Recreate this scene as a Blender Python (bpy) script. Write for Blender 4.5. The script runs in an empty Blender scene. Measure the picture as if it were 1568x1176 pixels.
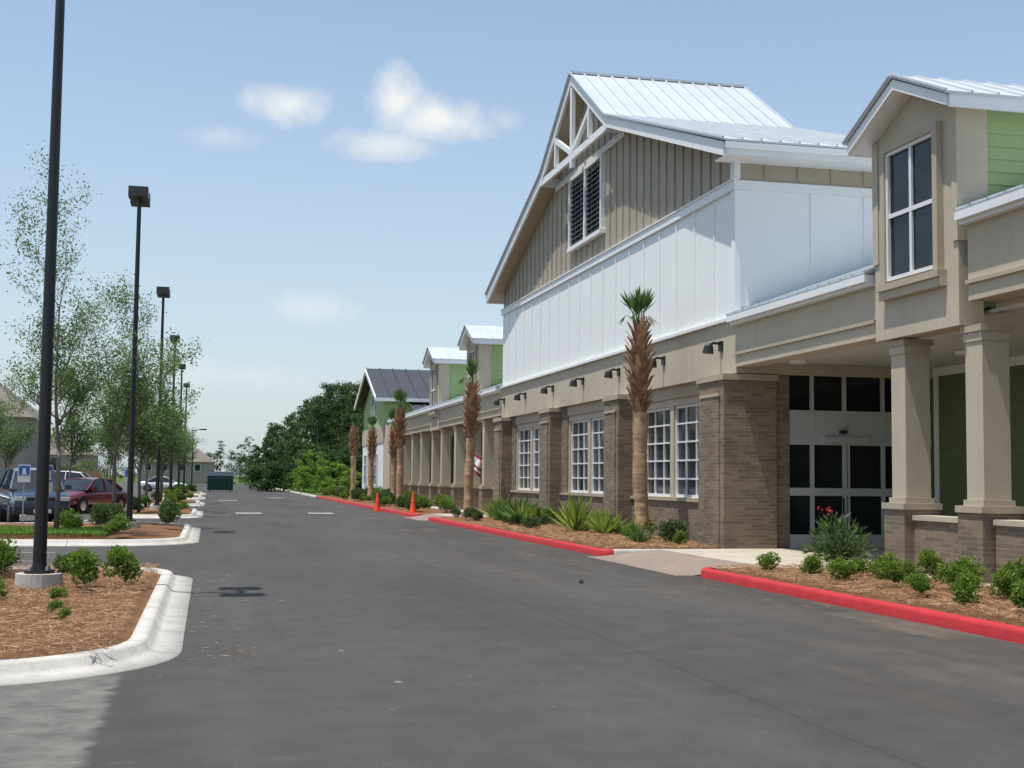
import bpy, math, random
import numpy as np
from mathutils import Vector, Matrix, noise as mnoise

sc=bpy.context.scene
COL=sc.collection
R=random.Random(7)

# ------------------------------------------------------------------ camera
yaw=math.radians(-12.98); pitch=math.radians(4.15); roll=math.radians(0.63)
cd=bpy.data.cameras.new('camera'); cam=bpy.data.objects.new('camera',cd); COL.objects.link(cam)
sc.camera=cam
cam.matrix_world=Matrix.Translation((0,0,1.6))@Matrix.Rotation(yaw,4,'Z')@Matrix.Rotation(math.pi/2+pitch,4,'X')@Matrix.Rotation(roll,4,'Z')
cd.sensor_width=36; cd.lens=36*2000/1568; cd.clip_start=0.1; cd.clip_end=6000

# ------------------------------------------------------------------ node helpers
def N(nt,t,**k):
    n=nt.nodes.new(t)
    for a,b in k.items(): setattr(n,a,b)
    return n
def math_(nt,op,a,b=None,c=None,clamp=False):
    n=N(nt,'ShaderNodeMath',operation=op); n.use_clamp=clamp
    for i,v in enumerate((a,b,c)):
        if v is None: continue
        if isinstance(v,(int,float)): n.inputs[i].default_value=v
        else: nt.links.new(v,n.inputs[i])
    return n.outputs[0]
def mixc(nt,f,a,b,mode='MIX'):
    n=N(nt,'ShaderNodeMix',data_type='RGBA',blend_type=mode)
    for i,v in ((0,f),(6,a),(7,b)):
        if isinstance(v,(int,float)): n.inputs[i].default_value=v
        elif isinstance(v,tuple): n.inputs[i].default_value=(v[0],v[1],v[2],1)
        else: nt.links.new(v,n.inputs[i])
    return n.outputs[2]
def pos(nt): return N(nt,'ShaderNodeNewGeometry').outputs['Position']
def noise_(nt,vec,scale,detail=4,rough=.55):
    n=N(nt,'ShaderNodeTexNoise'); n.inputs['Scale'].default_value=scale; n.inputs['Detail'].default_value=detail; n.inputs['Roughness'].default_value=rough
    nt.links.new(vec,n.inputs['Vector']); return n.outputs['Fac']
def ramp(nt,f,lo,hi,a=0.,b=1.):
    n=N(nt,'ShaderNodeMapRange'); n.clamp=True
    n.inputs[1].default_value=lo;n.inputs[2].default_value=hi;n.inputs[3].default_value=a;n.inputs[4].default_value=b
    nt.links.new(f,n.inputs[0]); return n.outputs[0]
def newmat(name):
    m=bpy.data.materials.new(name); m.use_nodes=True; nt=m.node_tree
    return m,nt,nt.nodes['Principled BSDF']
def vscale(nt,vec,s):
    n=N(nt,'ShaderNodeVectorMath',operation='MULTIPLY'); nt.links.new(vec,n.inputs[0]); n.inputs[1].default_value=s; return n.outputs[0]
def bump(nt,b,h,st,dist=.01):
    n=N(nt,'ShaderNodeBump'); n.inputs['Strength'].default_value=st; n.inputs['Distance'].default_value=dist
    nt.links.new(h,n.inputs['Height']); nt.links.new(n.outputs[0],b.inputs['Normal'])
def mat(name,col,rough=.7,var=.12,scale=1.5,bst=0,bsc=80,metal=0,dirt=0,spec=.5,joint=0):
    m,nt,b=newmat(name); p=pos(nt)
    f=ramp(nt,noise_(nt,p,scale,5),.3,.7,1-var,1+var)
    g=ramp(nt,noise_(nt,p,scale*14,3),.3,.7,1-var*.5,1+var*.5)
    f=math_(nt,'MULTIPLY',f,g)
    v=N(nt,'ShaderNodeVectorMath',operation='SCALE'); v.inputs[0].default_value=col; nt.links.new(f,v.inputs['Scale'])
    c=v.outputs[0]
    if dirt:
        st=ramp(nt,noise_(nt,vscale(nt,p,(3,3,.35)),1.2,6,.65),.52,.75,0,dirt)
        c=mixc(nt,st,c,(col[0]*.55,col[1]*.53,col[2]*.48))
    if joint:
        s=N(nt,'ShaderNodeSeparateXYZ'); nt.links.new(p,s.inputs[0])
        for o in (0,1):
            fr=math_(nt,'FRACT',math_(nt,'DIVIDE',math_(nt,'ADD',s.outputs[o],math_(nt,'MULTIPLY',noise_(nt,p,3,2),.04)),joint))
            c=mixc(nt,math_(nt,'MULTIPLY',math_(nt,'LESS_THAN',fr,.006),.75),c,(.10,.09,.08))
    nt.links.new(c,b.inputs['Base Color'])
    b.inputs['Roughness'].default_value=rough; b.inputs['Metallic'].default_value=metal
    b.inputs['Specular IOR Level'].default_value=spec
    if bst: bump(nt,b,noise_(nt,p,bsc,4),bst)
    return m

M={}
M['tan']=mat('tan_stucco',(.49,.43,.335),.9,.06,.8,.25,120,dirt=.18,spec=.2)
M['tan_d']=mat('tan_trim',(.42,.36,.275),.85,.05,.8,spec=.2)
M['board']=mat('tan_siding',(.38,.335,.27),.75,.07,.9,spec=.2,dirt=.14)
M['whitep']=mat('white_panel',(.80,.815,.80),.6,.025,.7,dirt=.06,spec=.3)
M['trim']=mat('white_trim',(.76,.77,.77),.5,.03,1,spec=.3)
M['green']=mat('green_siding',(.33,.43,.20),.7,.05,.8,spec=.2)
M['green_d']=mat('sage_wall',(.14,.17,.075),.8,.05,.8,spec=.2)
M['roofw']=mat('galvalume_metal_roof',(.52,.56,.59),.42,.07,.9,spec=.5,dirt=.1)
M['roofd']=mat('dark_metal_roof',(.055,.058,.068),.6,.1,.7,spec=.3)
M['black']=mat('black_paint',(.012,.012,.013),.4,.1,3)
M['blackr']=mat('black_rubber',(.015,.015,.015),.85,.1,3)
M['slat']=mat('louver_slat',(.075,.08,.088),.6,.1,3,spec=.2)
M['conc']=mat('concrete_kerb',(.50,.485,.44),.85,.14,2.2,.4,90,dirt=.35,spec=.2,joint=3.05)
M['walk']=mat('concrete_walk',(.46,.41,.34),.85,.12,1.2,.2,90,dirt=.3,spec=.2,joint=1.5)
M['ceil']=mat('porch_ceiling',(.60,.58,.53),.8,.03,1)
M['grey']=mat('storefront_frame',(.44,.45,.44),.45,.04,2)
M['mark']=mat('road_paint',(.42,.42,.40),.8,.3,4,dirt=.5)
M['white']=mat('window_muntin',(.72,.73,.73),.5,.03,3)
M['cone']=mat('orange_plastic',(.75,.09,.02),.5,.08,4)
M['dump']=mat('dumpster_green',(.01,.06,.045),.5,.15,2)
M['blue']=mat('sign_blue',(.03,.14,.45),.5,.05,4)
M['alu']=mat('galvanised_steel',(.35,.36,.37),.5,.1,6)
M['flagr']=mat('flag_red',(.35,.03,.06),.8,.1,8)
M['fence']=mat('wood_fence',(.35,.20,.10),.85,.2,3)
M['housew']=mat('house_wall',(.36,.30,.25),.9,.06,.5)
M['houser']=mat('house_shingle',(.17,.145,.13),.9,.15,.6)
M['bluet']=mat('blue_plastic',(.02,.16,.50),.5,.1,3)

def brickmat():
    m,nt,b=newmat('tan_brick'); p=pos(nt)
    s=N(nt,'ShaderNodeSeparateXYZ'); nt.links.new(p,s.inputs[0])
    h=math_(nt,'ADD',s.outputs[0],s.outputs[1])
    c=N(nt,'ShaderNodeCombineXYZ'); nt.links.new(h,c.inputs[0]); nt.links.new(s.outputs[2],c.inputs[1])
    t=N(nt,'ShaderNodeTexBrick'); nt.links.new(c.outputs[0],t.inputs['Vector'])
    t.inputs['Color1'].default_value=(.245,.19,.14,1); t.inputs['Color2'].default_value=(.15,.115,.085,1)
    t.inputs['Mortar'].default_value=(.26,.225,.18,1); t.inputs['Scale'].default_value=1
    t.inputs['Mortar Size'].default_value=.005; t.inputs['Mortar Smooth'].default_value=.2; t.inputs['Bias'].default_value=-.1
    t.inputs['Brick Width'].default_value=.30; t.inputs['Row Height'].default_value=.075
    f=ramp(nt,noise_(nt,p,.9,5),.3,.7,.85,1.15)
    v=N(nt,'ShaderNodeVectorMath',operation='SCALE'); nt.links.new(t.outputs['Color'],v.inputs[0]); nt.links.new(f,v.inputs['Scale'])
    nt.links.new(v.outputs[0],b.inputs['Base Color']); b.inputs['Roughness'].default_value=.9; b.inputs['Specular IOR Level'].default_value=.2
    inv=math_(nt,'SUBTRACT',1,t.outputs['Fac']); bump(nt,b,inv,.5,.01)
    return m
M['brick']=brickmat()

def glassmat(name,a,c2,spec):
    m,nt,b=newmat(name); p=pos(nt)
    f=noise_(nt,vscale(nt,p,(.6,.6,.9)),1.2,3)
    c=mixc(nt,ramp(nt,f,.35,.7),a,c2)
    nt.links.new(c,b.inputs['Base Color']); b.inputs['Roughness'].default_value=.06; b.inputs['Specular IOR Level'].default_value=spec
    bump(nt,b,noise_(nt,p,1.3,2),.03,.05)
    return m
M['glass']=glassmat('window_glass',(.012,.016,.02),(.05,.06,.07),.45)
M['glass_d']=glassmat('tinted_glass',(.007,.008,.010),(.022,.025,.028),.3)

def asphalt():
    m,nt,b=newmat('asphalt'); p=pos(nt)
    big=ramp(nt,noise_(nt,vscale(nt,p,(1,.25,1)),.35,6,.6),.3,.72,.80,1.28)
    mid=ramp(nt,noise_(nt,p,2.2,5),.3,.7,.88,1.12)
    fine=ramp(nt,noise_(nt,p,75,3,.7),.25,.75,.5,1.5)
    f=math_(nt,'MULTIPLY',math_(nt,'MULTIPLY',big,mid),fine)
    v=N(nt,'ShaderNodeVectorMath',operation='SCALE'); v.inputs[0].default_value=(.0665,.0625,.0575); nt.links.new(f,v.inputs['Scale'])
    s=N(nt,'ShaderNodeSeparateXYZ'); nt.links.new(p,s.inputs[0])
    near=ramp(nt,s.outputs[0],4.0,8,0,1)
    st=ramp(nt,noise_(nt,vscale(nt,p,(1,.22,1)),1.1,6,.6),.54,.72,0,.5)
    c=mixc(nt,math_(nt,'MULTIPLY',near,st),v.outputs[0],(.20,.155,.12))
    st2=ramp(nt,noise_(nt,vscale(nt,p,(1.6,.05,1)),1.0,4),.55,.75,0,.35)
    c=mixc(nt,st2,c,(.036,.035,.034))
    st3=ramp(nt,noise_(nt,vscale(nt,p,(.5,1.2,1)),1.7,7,.7),.62,.80,0,.35)
    c=mixc(nt,st3,c,(.17,.155,.13))
    vor=N(nt,'ShaderNodeTexVoronoi'); vor.inputs['Scale'].default_value=2.6; nt.links.new(p,vor.inputs['Vector'])
    g=ramp(nt,vor.outputs['Distance'],.018,.034,.75,0)
    c=mixc(nt,g,c,(.36,.34,.30))
    vor2=N(nt,'ShaderNodeTexVoronoi'); vor2.inputs['Scale'].default_value=.9; nt.links.new(p,vor2.inputs['Vector'])
    g2=ramp(nt,vor2.outputs['Distance'],.02,.04,.6,0)
    c=mixc(nt,g2,c,(.38,.33,.25))
    fr=math_(nt,'ABSOLUTE',math_(nt,'SUBTRACT',math_(nt,'ADD',s.outputs[0],math_(nt,'MULTIPLY',noise_(nt,p,.8,3),.10)),4.0))
    c=mixc(nt,math_(nt,'MULTIPLY',math_(nt,'LESS_THAN',fr,.018),.4),c,(.03,.03,.03))
    px=ramp(nt,math_(nt,'ADD',s.outputs[0],math_(nt,'MULTIPLY',noise_(nt,p,5,4),.22)),-.58,-.50,1,0)
    py=ramp(nt,s.outputs[1],10.9,11.2,1,0)
    c=mixc(nt,math_(nt,'MULTIPLY',math_(nt,'MULTIPLY',px,py),.85),c,mixc(nt,ramp(nt,noise_(nt,p,3,7,.75),.35,.65),(.10,.097,.09),(.20,.19,.17)))
    lot=ramp(nt,s.outputs[0],-2,-6,0,.4)
    c=mixc(nt,lot,c,(.11,.11,.105))
    nt.links.new(c,b.inputs['Base Color']); b.inputs['Roughness'].default_value=.85; b.inputs['Specular IOR Level'].default_value=.25
    bump(nt,b,noise_(nt,p,90,3,.7),.6,.007)
    return m
M['asphalt']=asphalt()

def groundmat(name,a,b2,c3,sc_):
    m,nt,b=newmat(name); p=pos(nt)
    c=mixc(nt,ramp(nt,noise_(nt,p,sc_,6,.6),.35,.65),a,b2)
    c=mixc(nt,ramp(nt,noise_(nt,p,sc_*22,4,.6),.35,.7),c,c3)
    nt.links.new(c,b.inputs['Base Color']); b.inputs['Roughness'].default_value=.95; b.inputs['Specular IOR Level'].default_value=.1
    bump(nt,b,noise_(nt,p,sc_*40,5,.7),.7,.03)
    return m
M['grass']=groundmat('grass_ground',(.08,.13,.03),(.12,.15,.045),(.06,.10,.02),.4)
M['mulch']=groundmat('pine_straw_mulch',(.30,.165,.09),(.22,.12,.065),(.12,.06,.032),1.6)

def redkerb():
    m,nt,b=newmat('red_kerb_paint'); p=pos(nt)
    c=mixc(nt,ramp(nt,noise_(nt,p,3,6,.6),.3,.7),(.40,.014,.020),(.50,.026,.030))
    c=mixc(nt,ramp(nt,noise_(nt,p,16,5,.75),.58,.70,0,.7),c,(.22,.04,.04))
    nt.links.new(c,b.inputs['Base Color']); b.inputs['Roughness'].default_value=.65
    bump(nt,b,noise_(nt,p,45,4),.6,.01); return m
M['red']=redkerb()
def pavers():
    m,nt,b=newmat('brick_pavers'); p=pos(nt)
    t=N(nt,'ShaderNodeTexBrick'); nt.links.new(p,t.inputs['Vector'])
    t.inputs['Color1'].default_value=(.34,.24,.19,1); t.inputs['Color2'].default_value=(.24,.175,.145,1); t.inputs['Mortar'].default_value=(.18,.15,.13,1)
    t.inputs['Scale'].default_value=1; t.inputs['Mortar Size'].default_value=.008; t.inputs['Brick Width'].default_value=.2; t.inputs['Row Height'].default_value=.1
    c=mixc(nt,ramp(nt,noise_(nt,p,1.5,6,.65),.4,.7,0,.6),t.outputs['Color'],(.18,.16,.14))
    nt.links.new(c,b.inputs['Base Color']); b.inputs['Roughness'].default_value=.9; return m
M['paver']=pavers()

def leafmat(name,a,b2,trans=.35,rough=.55):
    m=bpy.data.materials.new(name); m.use_nodes=True; nt=m.node_tree
    b=nt.nodes['Principled BSDF']; out=nt.nodes['Material Output']
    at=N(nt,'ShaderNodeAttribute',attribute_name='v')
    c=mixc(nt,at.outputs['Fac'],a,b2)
    nt.links.new(c,b.inputs['Base Color']); b.inputs['Roughness'].default_value=rough; b.inputs['Specular IOR Level'].default_value=.25
    tr=N(nt,'ShaderNodeBsdfTranslucent'); nt.links.new(mixc(nt,.5,c,(b2[0]*1.2,b2[1]*1.3,b2[2])),tr.inputs['Color'])
    ms=N(nt,'ShaderNodeMixShader'); ms.inputs[0].default_value=trans
    nt.links.new(b.outputs[0],ms.inputs[1]); nt.links.new(tr.outputs[0],ms.inputs[2]); nt.links.new(ms.outputs[0],out.inputs['Surface'])
    return m
M['leaf_oak']=leafmat('oak_leaves',(.06,.085,.04),(.15,.19,.10))
M['leaf_oak2']=leafmat('young_oak_leaves',(.07,.12,.03),(.20,.29,.10))
M['leaf_shrub']=leafmat('shrub_leaves',(.03,.065,.012),(.22,.33,.055))
M['leaf_dark']=leafmat('dark_shrub_leaves',(.025,.055,.02),(.12,.18,.06))
M['leaf_yuc']=leafmat('yucca_leaves',(.12,.19,.03),(.36,.44,.10))
M['leaf_pine']=leafmat('pine_foliage',(.028,.055,.02),(.095,.15,.045),.2,.8)
M['leaf_lime']=leafmat('sapling_leaves',(.09,.16,.02),(.24,.36,.06),.3,.8)
M['leaf_palm']=leafmat('palm_fronds',(.06,.12,.03),(.16,.26,.08),.25,.45)
M['straw']=leafmat('pine_straw',(.17,.09,.045),(.54,.34,.20),.1,.8)
M['grassb']=leafmat('grass_blades',(.08,.15,.025),(.20,.32,.06))
M['flower']=leafmat('red_flowers',(.45,.02,.03),(.65,.05,.08))
M['bark']=mat('bark',(.15,.125,.10),.95,.25,6,.6,40)
M['ptrunk']=mat('palm_trunk_bark',(.42,.27,.16),.95,.3,5,.8,35)
M['pboot']=mat('palm_boots',(.28,.155,.09),.9,.35,6,.6,30)
M['pstem']=mat('palm_stem',(.13,.20,.06),.6,.1,5)

# ------------------------------------------------------------------ mesh helpers
class B:
    def __init__(s): s.v=[];s.f=[];s.m=[];s.mats=[]
    def mi(s,k):
        if k not in s.mats: s.mats.append(k)
        return s.mats.index(k)
    def face(s,pts,k):
        i=len(s.v); s.v+= [tuple(p) for p in pts]; s.f.append(tuple(range(i,i+len(pts)))); s.m.append(s.mi(k))
    def box(s,x0,x1,y0,y1,z0,z1,k):
        if x0>x1:x0,x1=x1,x0
        if y0>y1:y0,y1=y1,y0
        i=len(s.v)
        s.v+=[(x0,y0,z0),(x1,y0,z0),(x1,y1,z0),(x0,y1,z0),(x0,y0,z1),(x1,y0,z1),(x1,y1,z1),(x0,y1,z1)]
        m=s.mi(k)
        for q in ((0,3,2,1),(4,5,6,7),(0,1,5,4),(1,2,6,5),(2,3,7,6),(3,0,4,7)):
            s.f.append(tuple(i+a for a in q)); s.m.append(m)
    def prismX(s,poly,x0,x1,k):
        n=len(poly); i=len(s.v)
        s.v+=[(x0,a,b) for a,b in poly]+[(x1,a,b) for a,b in poly]; m=s.mi(k)
        s.f.append(tuple(range(i,i+n))); s.m.append(m)
        s.f.append(tuple(range(i+2*n-1,i+n-1,-1))); s.m.append(m)
        for j in range(n):
            q=(j+1)%n; s.f.append((i+j,i+n+j,i+n+q,i+q)); s.m.append(m)
    def prismY(s,poly,y0,y1,k):
        n=len(poly); i=len(s.v)
        s.v+=[(a,y0,b) for a,b in poly]+[(a,y1,b) for a,b in poly]; m=s.mi(k)
        s.f.append(tuple(range(i,i+n))); s.m.append(m)
        s.f.append(tuple(range(i+2*n-1,i+n-1,-1))); s.m.append(m)
        for j in range(n):
            q=(j+1)%n; s.f.append((i+j,i+n+j,i+n+q,i+q)); s.m.append(m)
    def beam(s,a,b,w,h,k,up=Vector((0,0,1))):
        a=Vector(a);b=Vector(b);d=(b-a).normalized(); side=d.cross(up)
        if side.length<1e-4: side=d.cross(Vector((1,0,0)))
        side.normalize(); u=side.cross(d).normalized()
        i=len(s.v)
        for p in (a,b):
            for sx,sz in ((-1,-1),(1,-1),(1,1),(-1,1)): s.v.append(tuple(p+side*sx*w/2+u*sz*h/2))
        m=s.mi(k)
        for q in ((0,1,2,3),(7,6,5,4),(0,4,5,1),(1,5,6,2),(2,6,7,3),(3,7,4,0)):
            s.f.append(tuple(i+t for t in q)); s.m.append(m)
    def tube(s,pts,rads,k,n=8,cap=True):
        pts=[Vector(p) for p in pts]; i0=len(s.v); m=s.mi(k)
        for j,p in enumerate(pts):
            d=(pts[min(j+1,len(pts)-1)]-pts[max(j-1,0)]).normalized()
            a=d.cross(Vector((0,1,0)));
            if a.length<.1: a=d.cross(Vector((1,0,0)))
            a.normalize(); c=d.cross(a)
            for t in range(n):
                th=2*math.pi*t/n; s.v.append(tuple(p+(a*math.cos(th)+c*math.sin(th))*rads[j]))
        for j in range(len(pts)-1):
            for t in range(n):
                q=(t+1)%n; s.f.append((i0+j*n+t,i0+j*n+q,i0+(j+1)*n+q,i0+(j+1)*n+t)); s.m.append(m)
        if cap:
            s.f.append(tuple(i0+t for t in range(n))[::-1]); s.m.append(m)
            e=i0+(len(pts)-1)*n; s.f.append(tuple(e+t for t in range(n))); s.m.append(m)
    def obj(s,name,parent=None,smooth=False,bevel=0,loc=None,rot=None):
        me=bpy.data.meshes.new(name); me.from_pydata(s.v,[],s.f)
        for k in s.mats: me.materials.append(M[k])
        me.polygons.foreach_set('material_index',s.m)
        if smooth: me.polygons.foreach_set('use_smooth',[True]*len(me.polygons))
        me.update()
        import bmesh
        bm=bmesh.new(); bm.from_mesh(me)
        if smooth or bevel: bmesh.ops.remove_doubles(bm,verts=bm.verts,dist=1e-5)
        bmesh.ops.recalc_face_normals(bm,faces=bm.faces); bm.to_mesh(me); bm.free()
        o=bpy.data.objects.new(name,me); COL.objects.link(o)
        if parent: o.parent=parent
        if loc: o.location=loc
        if rot is not None: o.rotation_euler=(0,0,rot)
        if bevel:
            md=o.modifiers.new('bevel','BEVEL'); md.width=bevel; md.segments=2; md.limit_method='ANGLE'; md.angle_limit=math.radians(35)
        return o
def empty(name,loc=(0,0,0),rot=0):
    e=bpy.data.objects.new(name,None); COL.objects.link(e); e.location=loc; e.rotation_euler=(0,0,rot); e.empty_display_size=.3; return e

def leafmesh(name,C,S,mats,rng,aspect=.5,V=None,upbias=0.,D=None):
    n=len(C); 
    if D is None: D=rng.normal(size=(n,3))
    D=D/np.linalg.norm(D,axis=1,keepdims=True)
    r=rng.normal(size=(n,3)); r[:,2]+=upbias
    W=np.cross(D,r); W/= (np.linalg.norm(W,axis=1,keepdims=True)+1e-9)
    S=np.broadcast_to(S,(n,))[:,None]
    v=np.empty((n,4,3)); v[:,0]=C-D*S*.5; v[:,1]=C+W*S*aspect*.5; v[:,2]=C+D*S*.5; v[:,3]=C-W*S*aspect*.5
    me=bpy.data.meshes.new(name); me.vertices.add(n*4); me.vertices.foreach_set('co',v.reshape(-1))
    me.loops.add(n*4); me.loops.foreach_set('vertex_index',np.arange(n*4,dtype=np.int32))
    me.polygons.add(n); me.polygons.foreach_set('loop_start',np.arange(0,n*4,4,dtype=np.int32)); me.polygons.foreach_set('loop_total',np.full(n,4,dtype=np.int32))
    me.materials.append(M[mats])
    if V is None: V=rng.random(n)
    at=me.attributes.new('v','FLOAT','POINT'); at.data.foreach_set('value',np.repeat(V.astype(np.float32),4))
    me.update(calc_edges=True); return me
def addmesh(name,me,parent=None,loc=(0,0,0),rot=0,scale=(1,1,1)):
    o=bpy.data.objects.new(name,me); COL.objects.link(o); o.parent=parent; o.location=loc; o.rotation_euler=(0,0,rot); o.scale=scale; return o

# ------------------------------------------------------------------ ground, road
def sheet(name,poly,z,k):
    b=B(); b.face([(x,y,z) for x,y in poly],k); return b.obj(name)
sheet('ground',[(-1500,-800),(1500,-800),(1500,2500),(-1500,2500)],-.03,'grass')
sheet('road',[(-75,-40),(8.1,-40),(8.1,262),(-75,262)],0,'asphalt')

def rrect(x0,x1,y0,y1,r,inset=0,nc=8,ns=22):
    x0+=inset;x1-=inset;y0+=inset;y1-=inset; r=max(r-inset,.06)
    r=min(r,(x1-x0)/2-.001,(y1-y0)/2-.001); r=max(r,.001)
    P=[]
    def seg(a,b):
        for i in range(ns): t=i/ns; P.append((a[0]+(b[0]-a[0])*t,a[1]+(b[1]-a[1])*t))
    def arc(cx,cy,a0):
        for i in range(nc): a=a0+math.pi/2*i/nc; P.append((cx+r*math.cos(a),cy+r*math.sin(a)))
    seg((x0+r,y0),(x1-r,y0)); arc(x1-r,y0+r,-math.pi/2)
    seg((x1,y0+r),(x1,y1-r)); arc(x1-r,y1-r,0)
    seg((x1-r,y1),(x0+r,y1)); arc(x0+r,y1-r,math.pi/2)
    seg((x0,y1-r),(x0,y0+r)); arc(x0+r,y0+r,math.pi)
    return P
def rings(name,loops,k,smooth=True,parent=None,fill=False):
    b=B(); n=len(loops[0]); 
    for L in loops: b.v+=L
    m=b.mi(k)
    for j in range(len(loops)-1):
        for i in range(n):
            q=(i+1)%n; b.f.append((j*n+i,j*n+q,(j+1)*n+q,(j+1)*n+i)); b.m.append(m)
    if fill: b.f.append(tuple((len(loops)-1)*n+i for i in range(n))); b.m.append(m)
    me=bpy.data.meshes.new(name); me.from_pydata(b.v,[],b.f); me.materials.append(M[k])
    me.polygons.foreach_set('use_smooth',[smooth]*len(me.polygons)); me.update()
    o=bpy.data.objects.new(name,me); COL.objects.link(o)
    if parent:o.parent=parent
    return o
def bedz(x,y,base): return base+.035*mnoise.noise(Vector((x*1.1,y*1.1,1.7)))+.018*mnoise.noise(Vector((x*5,y*5,.2)))
def bed(name,x0,x1,y0,y1,r,inset,base,mound,k='mulch',ns=60):
    half=min(x1-x0,y1-y0)/2; loops=[]
    steps=[inset+(half-inset-.02)*t for t in np.linspace(0,1,16)]
    for i,s in enumerate(steps):
        t=i/15; zz=base+mound*math.sin(t*math.pi/2)
        loops.append([(x,y,bedz(x,y,zz) if i else base-.03) for x,y in rrect(x0,x1,y0,y1,r,s,8,ns)])
    return rings(name,loops,k,fill=True)
def island(x0,x1,y0,y1,r,ns=22):
    prof=[(0,-.02),(.0,.010),(.22,.030),(.27,.06),(.30,.11),(.33,.128),(.45,.132),(.46,.02)]
    rings('kerb',[[(x,y,z) for x,y in rrect(x0,x1,y0,y1,r,i,10,ns)] for i,z in prof],'conc')
    bed('planting_bed',x0,x1,y0,y1,r,.455,.10,.07,ns=ns*2)
ISL=[(-8.2,-.2,10.5,22.6,1.9),(-6.6,-.2,30.6,42.4,1.9),(-3.9,-.2,50,61.5,1.6),(-3.9,-.2,69.5,81,1.6),(-3.9,-.2,89,100.5,1.6),(-3.9,-.2,109,121,1.6)]
for a in ISL: island(*a)

def kerb_return(name,pts,k,w=.17,h=.15):
    prof=[(0,-.02),(.01,.10),(.025,.135),(.05,h),(w-.03,h),(w,h-.015),(w,-.02)]
    b=B(); m=b.mi(k); P=[Vector((a,c,0)) for a,c in pts]; np_=len(prof)
    for j,p in enumerate(P):
        d=(P[min(j+1,len(P)-1)]-P[max(j-1,0)]).normalized(); nrm=Vector((d.y,-d.x,0)); jt=.008*mnoise.noise(Vector((p.x,p.y*.9,2)))
        for a,z in prof: q=p+nrm*(a+jt); b.v.append((q.x,q.y,z+(.006*mnoise.noise(Vector((a*7,p.y*2.2,4))) if z>.05 else 0)))
    for j in range(len(P)-1):
        for i in range(np_-1): b.f.append((j*np_+i,(j+1)*np_+i,(j+1)*np_+i+1,j*np_+i+1)); b.m.append(m)
    b.f.append(tuple(range(np_))); b.m.append(m); b.f.append(tuple((len(P)-1)*np_+i for i in range(np_))); b.m.append(m)
    o=b.obj(name)
    for p in o.data.polygons: p.use_smooth=True
    try: o.data.set_sharp_from_angle(angle=math.radians(50))
    except Exception: pass
    return o
def arcpts(cx,cy,r,a0,a1,n=10): return [(cx+r*math.cos(math.radians(a0+(a1-a0)*i/n)),cy+r*math.sin(math.radians(a0+(a1-a0)*i/n))) for i in range(n+1)]
XK=8.0
kerb_return('red_kerb',[(XK,-2+i*.2) for i in range(113)]+arcpts(XK+.35,20.55,.35,180,100),'red')
kerb_return('kerb',[(8.3,20.9),(8.6,20.9),(9.4,20.9),(10.8,20.9)],'conc',w=.12)
kerb_return('red_kerb',arcpts(XK+.35,26.75,.35,262,180)+[(XK,26.8+i*.4) for i in range(54)]+arcpts(XK+.35,48.4,.35,180,95),'red')
kerb_return('kerb',[(11.0,26.35),(9.5,26.33),(8.32,26.38)],'conc',w=.12)
kerb_return('red_kerb',arcpts(XK+.35,53.0,.35,262,180)+[(XK,53.2+i*.8) for i in range(60)],'red')
kerb_return('kerb',[(XK,101.3+i*2) for i in range(80)],'conc')
bed('planting_bed',XK+.14,10.85,-2,20.88,.4,0.0,.13,.05,ns=110)
bed('planting_bed',XK+.14,11.15,26.42,48.6,.4,0.0,.13,.05,ns=110)
bed('planting_bed',XK+.14,10.5,52.9,100.8,.4,0.0,.13,.05,ns=110)
b=B()
b.box(10.8,16.3,-4,26.58,-.02,.15,'walk')
b.box(9.3,10.8,21.0,26.34,-.02,.147,'walk')
b.box(8.9,16,48.65,52.85,-.02,.147,'walk'); b.box(10.55,16,52.85,84,-.02,.145,'walk')
b.obj('walkway')
b=B()
for y0,y1,xe in ((20.95,26.34,9.3),(48.65,52.85,8.9)):
    b.face([(XK+.0,y0,.006),(XK+.0,y1,.006),(xe,y1,.149),(xe,y0,.149)],'paver')
    b.box(7.7,XK,y0,y1,-.02,.006,'paver')
b.obj('paver_ramp')
sheet('verge',[(8.17,100.8),(60,100.8),(60,262),(8.17,262)],.02,'grass')

b=B()
for x,y in ((1.7,57.5),(4.8,57.9)): b.face([(x-.55,y-.6,.005),(x+.55,y-.6,.005),(x+.55,y+.6,.005),(x-.55,y+.6,.005)],'mark')
for x,y in ((1.2,86),(4.8,98)): b.face([(x-.6,y-.5,.005),(x+.6,y-.5,.005),(x+.6,y+.5,.005),(x-.6,y+.5,.005)],'mark')
for y in (25.4,28.1):
    b.face([(-8.5,y-.05,.005),(-3.0,y-.05,.005),(-3.0,y+.05,.005),(-8.5,y+.05,.005)],'mark')
for x in (-4.1,-6.9,-9.7,-12.5,-15.3):
    for y in (43,50.5,62,70,82): b.face([(x-.05,y,.005),(x+.05,y,.005),(x+.05,y+5,.005),(x-.05,y+5,.005)],'mark')
b.face([(-4.6,23.2,.005),(-2.0,23.2,.005),(-2.0,23.6,.005),(-4.6,23.6,.005)],'mark')
b.obj('road_markings')

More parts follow.
